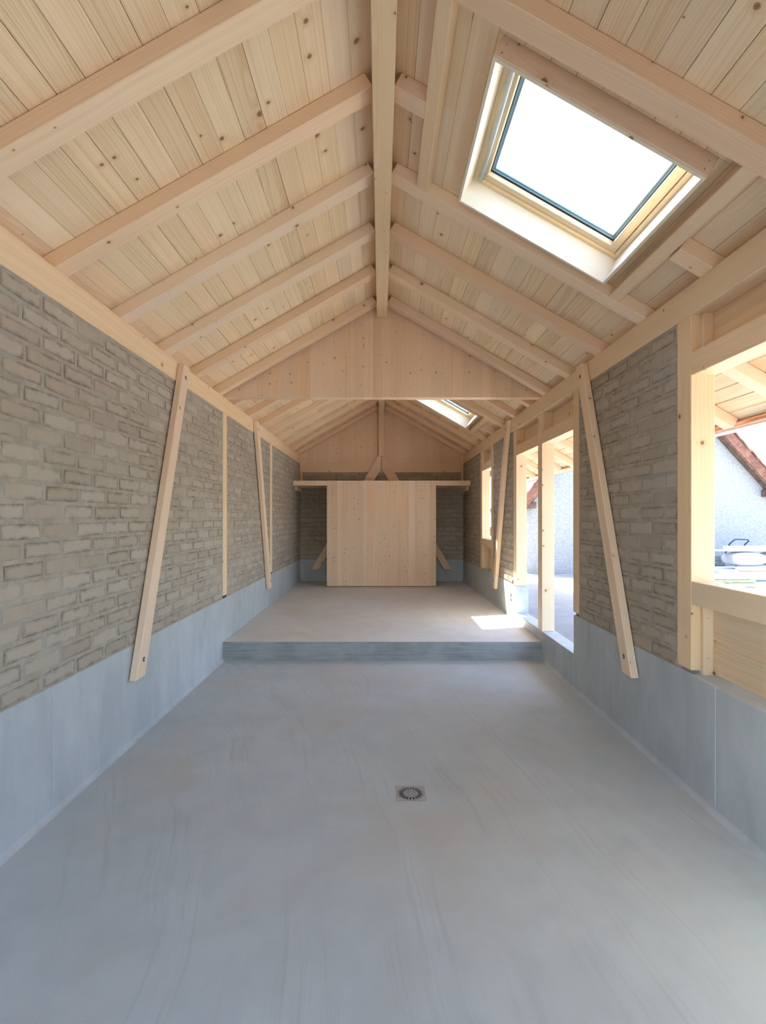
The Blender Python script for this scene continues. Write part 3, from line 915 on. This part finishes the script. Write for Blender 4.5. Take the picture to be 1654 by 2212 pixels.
# V-shaped braces on the end wall
MBK = basis((1, 0, 0), (0, 0, 1), (0, -1, 0), (0, YB - 0.033, 0))
def vbrace(sgn, label):
    ax, az = XC + sgn * 0.005, 2.93
    bx, bz = XC + sgn * 1.45, 0.474
    d = Vector((bx - ax, bz - az)).normalized()
    e = empty('diagonal_brace', (bx, YB - 0.06, bz), label, 'brace', 'diagonal braces on the end wall')
    hw = 0.175 / 2 / abs(d.y)      # half width along x of horizontal cut
    hw = 0.085
    ang = math.atan2(d.y, d.x)
    Mx = MBK @ Matrix.Translation((ax, az, 0)) @ Matrix.Rotation(ang, 4, 'Z')
    inv = (Matrix.Translation((ax, az, 0)) @ Matrix.Rotation(ang, 4, 'Z')).inverted()
    x_in, x_out = ax, ax + sgn * 0.14
    cut = [(ax, az - 0.19), (ax, az), (ax + sgn * 0.07, az)]
    dirv = (bx - ax, bz - az)
    k = (bz - az) / dirv[1]
    outl = [(ax, az), (ax + sgn * 0.075, az), (bx + sgn * 0.075, bz), (bx - sgn * 0.085, bz), (ax, az - 0.16 * abs(dirv[1] / dirv[0]))]
    poly = [(inv @ Vector((x, z, 0))) for x, z in outl]
    prism('brace_board', [(p.x, p.y) for p in poly], 0.0, 0.055, W_RAFTER, Mx, e, bev=0.003)
    for fz in (2.70, 0.575):
        xx = ax + (fz - az) / dirv[1] * dirv[0] + (sgn * -0.005)
        cyl('bolt', 0.013, 0.012, STEEL, MBK @ Matrix.Translation((xx, fz, 0.058)), e, 10)
vbrace(-1, 'diagonal brace on end wall leaning toward the unbroken brick wall')
vbrace(1, 'diagonal brace on end wall leaning toward the window wall')

# ------------------------------------------------------------------ slanting struts on the side walls
def strut(side, yb_, yt_, zb_, zt_, label):
    """parallelogram timber on the wall; yb_/yt_ are near edges at bottom and top"""
    wY, th_ = 0.142, 0.056
    if side == 'L':
        M = basis((0, 0, 1), (0, -1, 0), (1, 0, 0), (XL + 0.006, 0, 0)); f = -1
    else:
        M = basis((0, 0, 1), (0, 1, 0), (-1, 0, 0), (XR - 0.006, 0, 0)); f = 1
    d = Vector((zt_ - zb_, f * (yt_ - yb_), 0)).normalized()
    ang = math.atan2(d.y, d.x)
    Mx = M @ Matrix.Translation((zb_, f * yb_, 0)) @ Matrix.Rotation(ang, 4, 'Z')
    inv = (Matrix.Translation((zb_, f * yb_, 0)) @ Matrix.Rotation(ang, 4, 'Z')).inverted()
    pts = [(zb_, f * yb_), (zt_, f * yt_), (zt_, f * (yt_ + wY)), (zb_, f * (yb_ + wY))]
    poly = [inv @ Vector((a, b, 0)) for a, b in pts]
    x0 = XL if side == 'L' else XR
    e = empty('wall_strut', (x0, yb_ + wY / 2, zb_), label, 'strut', 'slanting struts on the side walls')
    prism('strut_timber', [(p.x, p.y) for p in poly], 0.0, th_, W_RAFTER, Mx, e, bev=0.006)
    for q in (0.05, 0.955):
        yc = yb_ + (yt_ - yb_) * q + wY / 2
        zc = zb_ + (zt_ - zb_) * q
        sg = 1 if side == 'L' else -1
        cyl('bolt_recess', 0.017, 0.002, DARKMETAL, Matrix.Translation((x0 + sg * (th_ + 0.0062), yc, zc)) @ Matrix.Rotation(math.pi / 2, 4, 'Y'), e, 14)
        cyl('bolt', 0.010, 0.010, STEEL, Matrix.Translation((x0 + sg * (th_ + 0.008), yc, zc)) @ Matrix.Rotation(math.pi / 2, 4, 'Y'), e, 6)
strut('L', 3.72, 4.63, 0.455, 2.935, 'long slanting strut on the unbroken brick wall before the step')
strut('R', 3.703, 4.63, 0.48, 2.945, 'long slanting strut on stained brick between window and doorway')
strut('L', 8.20, 7.33, 0.50, 2.935, 'slanting strut on the unbroken brick wall above the raised floor')
strut('R', 8.20, 7.33, 0.50, 2.945, 'slanting strut between doorway and small far window')

# ------------------------------------------------------------------ partition and platform at the end
YP = 10.686
pt = empty('wooden_partition', (0.01, YP, ZU), 'square plank partition standing in front of the end wall', 'partition')
lamellas(pt, -1.0855, 1.106, ZU + 0.014, lambda x: 2.341, YP, YP + 0.06, 0.105, rnd, joints=(-0.274,))
pf_ = empty('platform', (0.01, YP, 2.24), 'thin wooden platform on top of the partition, spanning wall to wall', 'platform')
x = XL + 0.008
while x < XR - 0.02:
    w = rnd.uniform(0.19, 0.29)
    nx = min(x + w, XR - 0.008)
    for j in (-1.086, 1.1065):
        if x < j - 1e-3 and nx > j - 0.06: nx = min(nx, j) if nx > j else j
    mid = (x + nx) / 2
    yf = YP + 0.001 if (mid < -1.086 or mid > 1.1065) else YP + 0.061
    obox('platform_board', (x + 0.0005, yf, 2.2425), (nx - 0.0005, YB - 0.092, 2.341), W_PANEL, pf_, 1, bev=0.001)
    x = nx
# ledger supports for the platform at both walls
for sd, x0, x1 in (('brick', XL + 0.001, XL + 0.05), ('window', XR - 0.05, XR - 0.001)):
    tag(obox('ledger', (x0, YP + 0.25, 2.16), (x1, YB - 0.05, 2.2415), W_BEAM, None, 1), f'small ledger batten carrying the platform on the {sd} side', 'batten')

# small socket recess on the sunlit plinth
sk = empty('socket_box', (XR, 7.36, 0.50), 'small recessed socket box in the concrete beside the doorway', 'socket')
obox('box_rim', (XR - 0.003, 7.325, 0.43), (XR + 0.002, 7.40, 0.56), GREYPAINT, sk, 2, bev=0.002)
for zc in (0.463, 0.527):
    cyl('socket_hole', 0.024, 0.003, BLACK, Matrix.Translation((XR - 0.004, 7.3625, zc)) @ Matrix.Rotation(math.pi / 2, 4, 'Y'), sk, 14)
tag(obox('metal_bracket', (XR - 0.004, 7.245, 0.70), (XR + 0.01, 7.29, 0.745), DARKMETAL, None, 2, bev=0.001), 'small dark metal bracket at the foot of the doorway post', 'bracket')

# ------------------------------------------------------------------ eaves gutter
def gutter():
    bm = bmesh.new()
    r, n = 0.07, 12
    cx, cz = 2.992, zt(2.92) - 0.05
    ys = (Y0, YB + 0.2)
    rings = []
    for y in ys:
        o = [bm.verts.new((cx - r * math.cos(math.pi * i / n), y, cz + 0.03 - r * math.sin(math.pi * i / n))) for i in range(n + 1)]
        q = [bm.verts.new((cx - (r - .002) * math.cos(math.pi * i / n), y, cz + 0.032 - (r - .002) * math.sin(math.pi * i / n))) for i in range(n + 1)]
        rings.append((o, q))
    (o0, q0), (o1, q1) = rings
    for i in range(n):
        bm.faces.new((o0[i], o1[i], o1[i + 1], o0[i + 1]))
        bm.faces.new((q0[i], q0[i + 1], q1[i + 1], q1[i]))
    bm.faces.new((o0[0], q0[0], q1[0], o1[0]))
    bm.faces.new((o0[n], o1[n], q1[n], q0[n]))
    bmesh.ops.recalc_face_normals(bm, faces=bm.faces)
    return new_mesh('gutter', bm, COPPER, True)
gt = empty('eaves_gutter', (2.965, 5, zb(2.88)), 'copper half-round gutter along the eaves outside the windows', 'gutter')
link('trough', gutter(), I4, gt)
tube('bead', [(2.992 + 0.07, Y0, zt(2.92) - 0.02), (2.992 + 0.07, YB + 0.2, zt(2.92) - 0.02)], 0.008, COPPER, gt)

# ------------------------------------------------------------------ outdoors: ground
ZG = 0.285
gr = empty('ground', (4, 5, ZG), 'pale paved yard outside the doorways', 'ground', kind='structure')
obox('yard', (-60, -60, -1.0), (60, 60, -0.16), ASPHALT, gr, 0, bev=0.0)
obox('yard_terrace', (XR + 0.161, -20, -0.5), (40, 45, ZG - 0.012), SOIL, gr, 0, bev=0.0)
px0, py0, pw = XR + 0.162, 1.6, 1.62
for i in range(4):
    for j in range(7):
        obox('paving_slab', (px0 + i * pw + 0.004, py0 + j * pw + 0.004, ZG - 0.012), (px0 + (i + 1) * pw - 0.004, min(py0 + (j + 1) * pw - 0.004, 12.52), ZG), C_PAVE, gr, 0, bev=0.003)
tag(obox('kerb', (3.2, 12.53, ZG - 0.05), (10.0, 12.70, ZG + 0.035), C_PAVE, None, 0, bev=0.01), 'low concrete kerb along the foot of the white house', 'kerb')

# ------------------------------------------------------------------ neighbouring house
YH = 12.72
AX, AZ = 6.34, 5.50
SLL, SLR = 1.22, 1.10
nh = empty('neighbour_house', (AX, YH, ZG), 'white rendered house with steep brown-edged gable across the yard', 'house')
MH = basis((1, 0, 0), (0, 0, 1), (0, -1, 0))
xl, xr = 3.42, 9.45
prism('gable_wall', [(xl, ZG - 0.02), (xr, ZG - 0.02), (xr, AZ - SLR * (xr - AX)), (AX, AZ), (xl, AZ - SLL * (AX - xl))], -(YH + 8), -YH, RENDER, MH, nh)
def verge(sgn, sl, xe):
    ln = Vector((sgn, -sl)).normalized()
    nrm = Vector((ln.y * -sgn, ln.x * sgn))      # outward (up)
    if nrm.y < 0: nrm = -nrm
    L = abs(xe - AX) * math.sqrt(1 + sl * sl) + 0.10
    M = basis((ln.x, 0, ln.y), (0, -sgn, 0), (nrm.x, 0, nrm.y), (AX, 0, AZ))
    if (Vector((ln.x, 0, ln.y)).cross(Vector((0, -sgn, 0)))).dot(Vector((nrm.x, 0, nrm.y))) < 0:
        M = basis((ln.x, 0, ln.y), (0, sgn, 0), (nrm.x, 0, nrm.y), (AX, 0, AZ))
    fy = M.to_3x3()[1][1]
    def yy(a, b): return (fy * a, fy * b)
    def bx(nm, s0, s1, ya, yb, n0, n1, mat, bev=0.004):
        a, b = yy(ya, yb)
        return obox(nm, (s0, a, n0), (s1, b, n1), mat, nh, 0, M, bev)
    bx('roof_slab', -0.0, L, YH - 0.20, YH + 8.2, 0.02, 0.12, BARGE)
    bx('barge_board', 0.0, L, YH - 0.24, YH - 0.20, -0.07, 0.13, BARGE2)
    bx('verge_fillet', 0.0, L, YH - 0.22, YH - 0.02, -0.10, -0.055, BARGE)
    k, s = 0, 0.05
    while s < L - 0.05:
        o = bx('roof_tile', s, s + 0.36, YH - 0.27, YH + 0.05, 0.135 + 0.012 * (k % 2), 0.165 + 0.012 * (k % 2), TILE)
        o.rotation_euler.rotate_axis('Y', 0.06)
        s += 0.29; k += 1
    # purlin end under the eaves
    pxp = 3.55 if sgn < 0 else 9.18
    pzp = AZ - sl * abs(pxp - AX)
    obox('purlin_end', (pxp - 0.10, YH - 0.22, pzp - 0.28), (pxp + 0.10, YH + 0.1, pzp - 0.12), BARGE, nh, 1)
verge(-1, SLL, 3.36)
verge(1, SLR, 9.30)

# ------------------------------------------------------------------ building materials in the yard
def at(px, py, Y): return ((px - CX) * Y / FPX, Y, CAM_Z + (CY - py) * Y / FPX)
slabs = [(6.20, 6.80, 9.70, MOSS, 'lowest'), (6.12, 6.86, 9.68, STONE, 'second lowest'), (6.13, 6.88, 9.68, MOSS, 'second highest'), (6.08, 6.80, 9.72, STONE, 'topmost')]
slabs = [(6.34, 6.80, 9.66, STONE, 'lowest'), (6.32, 6.80, 9.64, STONE, 'second lowest'), (6.10, 6.83, 9.70, MOSS, 'second highest'), (6.06, 6.76, 9.74, STONE, 'topmost')]
for i, (a, b, y, m, w) in enumerate(slabs):
    o = obox('stone_slab', (a, y, ZG + i * 0.058), (b, y + 0.50, ZG + i * 0.058 + 0.054), m, None, 0, bev=0.006)
    tag(o, f'pale stone slab outside the near window, {w} of its stack', 'slab', 'stacked stone slabs in the yard')
for i in range(4):
    for j in range(2):
        xx = 7.60 + j * 0.26
        o = obox('concrete_block', (xx - 0.28, 12.10, ZG + i * 0.112), (xx - 0.028, 12.35, ZG + i * 0.112 + 0.108), BLOCK, None, 0, bev=0.006)
        tag(o, f'grey concrete block by the white house, {["lowest", "second", "third", "topmost"][i]} course, {["near", "away from"][j]} the window post', 'block', 'stacked grey blocks')
tag(obox('insulation_pack', (7.05, 11.05, ZG), (8.9, 12.0, 0.50), FOAM, None, 0, bev=0.02), 'low white insulation pack under the sacks', 'pack')
tag(obox('timber_offcut', (7.42, 10.98, 0.502), (8.9, 11.16, 0.56), W_RAFTER, None, 0, M=I4, bev=0.004), 'raw timber board lying under the white sacks', 'board')
def sack(x0, y0, z0, L, W, H, label, seed):
    rn = random.Random(seed)
    bm = bmesh.new()
    bmesh.ops.create_cube(bm, size=1.0)
    bmesh.ops.subdivide_edges(bm, edges=bm.edges[:], cuts=5, use_grid_fill=True)
    for v in bm.verts:
        x, y, z = v.co
        pin = (1 - (2 * abs(x)) ** 4 * 0.35) * (1 - (2 * abs(y)) ** 4 * 0.25)
        v.co = Vector((x * L * (1 - 0.06 * (2 * abs(z)) ** 2), y * W * (1 - 0.08 * (2 * abs(z)) ** 2), z * H * pin + rn.uniform(-.006, .006)))
    bmesh.ops.recalc_face_normals(bm, faces=bm.faces)
    e = empty('sack', (x0, y0, z0), label, 'sack', 'white sacks stacked in the yard')
    link('sack_body', new_mesh('sack_body', bm, SACK, True), Matrix.Translation((x0, y0, z0 + H / 2)), e)
    for k in range(4):
        obox('print_mark', (x0 - L * 0.32 + k * 0.06, y0 - W / 2 - 0.001, z0 + H * 0.42), (x0 - L * 0.32 + k * 0.06 + 0.035, y0 - W / 2 + 0.02, z0 + H * 0.58), INK, e, 0, bev=0.0)
sack(7.80, 11.45, 0.562, 0.70, 0.45, 0.30, 'printed white plastic sack on the insulation pack, closest to the window post', 3)
sack(8.53, 11.45, 0.562, 0.70, 0.45, 0.31, 'printed white plastic sack on the insulation pack, farther from the window post', 4)
tag(obox('white_board', (6.6, 11.30, 0.885), (9.4, 11.55, 0.915), FOAM, None, 0, bev=0.002), 'lower long white board lying across the sacks', 'board', 'white boards on the sacks')
tag(obox('white_board', (7.44, 11.34, 0.916), (9.4, 11.60, 0.985), FOAM, None, 0, bev=0.002), 'upper long white board lying across the sacks', 'board', 'white boards on the sacks')
ht = empty('hand_truck', (8.08, 12.2, ZG), 'dark blue tube frame hand truck behind the white sacks', 'hand truck')
tube('frame_tube', [(7.92, 12.42, ZG + 0.06), (7.90, 12.2, 0.80), (7.92, 12.1, 1.00), (7.98, 12.06, 1.08), (8.04, 12.05, 1.11), (8.30, 12.05, 1.10), (8.33, 12.06, 1.07), (8.28, 12.1, 1.00), (8.24, 12.2, 0.80), (8.24, 12.42, ZG + 0.06)], 0.016, NAVY, ht)
obox('toe_plate', (7.90, 12.30, ZG + 0.0), (8.26, 12.50, ZG + 0.012), NAVY, ht, 0, bev=0.001)
for xx in (7.88, 8.28):
    cyl('wheel', 0.09, 0.03, BLACK, Matrix.Translation((xx, 12.41, ZG + 0.09)) @ Matrix.Rotation(math.pi / 2, 4, 'Y'), ht, 18)

# beyond the far window: stacked timber, shrub and a farther roof
for i in range(5):
    z0 = ZG + i * 0.22
    tag(obox('timber_bale', (2.25, 12.7, z0 + 0.003), (2.95, 13.8, z0 + 0.218), (BLOCK, W_BEAM, STONE, W_RAFTER, BARGE)[i], None, 1, bev=0.006),
        f'bundle of building boards stacked beyond the small far window, {ORD[i]} from the ground', 'bundle', 'stacked bundles beyond the far window')
    if i < 4 or True:
        pass
def shrub(x, y, z, r, label, seed):
    rn = random.Random(seed)
    e = empty('shrub', (x, y, z), label, 'shrub')
    bm = bmesh.new()
    for k in range(260):
        while True:
            v = Vector((rn.uniform(-1, 1), rn.uniform(-1, 1), rn.uniform(-1, 1)))
            if 0.3 < v.length < 1: break
        c = Vector((v.x * r, v.y * r, r * 1.3 + v.z * r * 1.2))
        q = Matrix.Rotation(rn.uniform(0, 6.28), 3, 'Z') @ Matrix.Rotation(rn.uniform(0, 3), 3, 'X')
        s = rn.uniform(.05, .10)
        bm.faces.new([bm.verts.new(c + q @ Vector(w) * s) for w in ((-1, 0, 0), (0, -.5, .1), (1, 0, 0), (0, .5, .1))])
    f = link('foliage', new_mesh('foliage', bm, GREEN), Matrix.Translation((x, y, z)), e)
    f['kind'] = 'stuff'
    tube('stem', [(x, y, z), (x + .02, y, z + r), (x - .03, y + .02, z + 1.6 * r)], 0.03, BARK, e)
shrub(2.80, 14.6, ZG, 0.40, 'green leafy shrub glimpsed through the small far window', 9)
fh = empty('farther_house', (5, 24, 0), 'dark roofed house far beyond the small window', 'house')
obox('wall', (3.6, 22, 0), (7.0, 26, 3.0), RENDER, fh, 0, bev=0.0)
MF = basis((0, 1, 0), (-1, 0, 0), (0, 0, 1))
prism('roof', [(-3.7, 3.0), (-7.2, 3.0), (-5.3, 4.4)], 21.7, 26.3, BARGE, basis((-1, 0, 0), (0, 0, 1), (0, 1, 0)), fh)
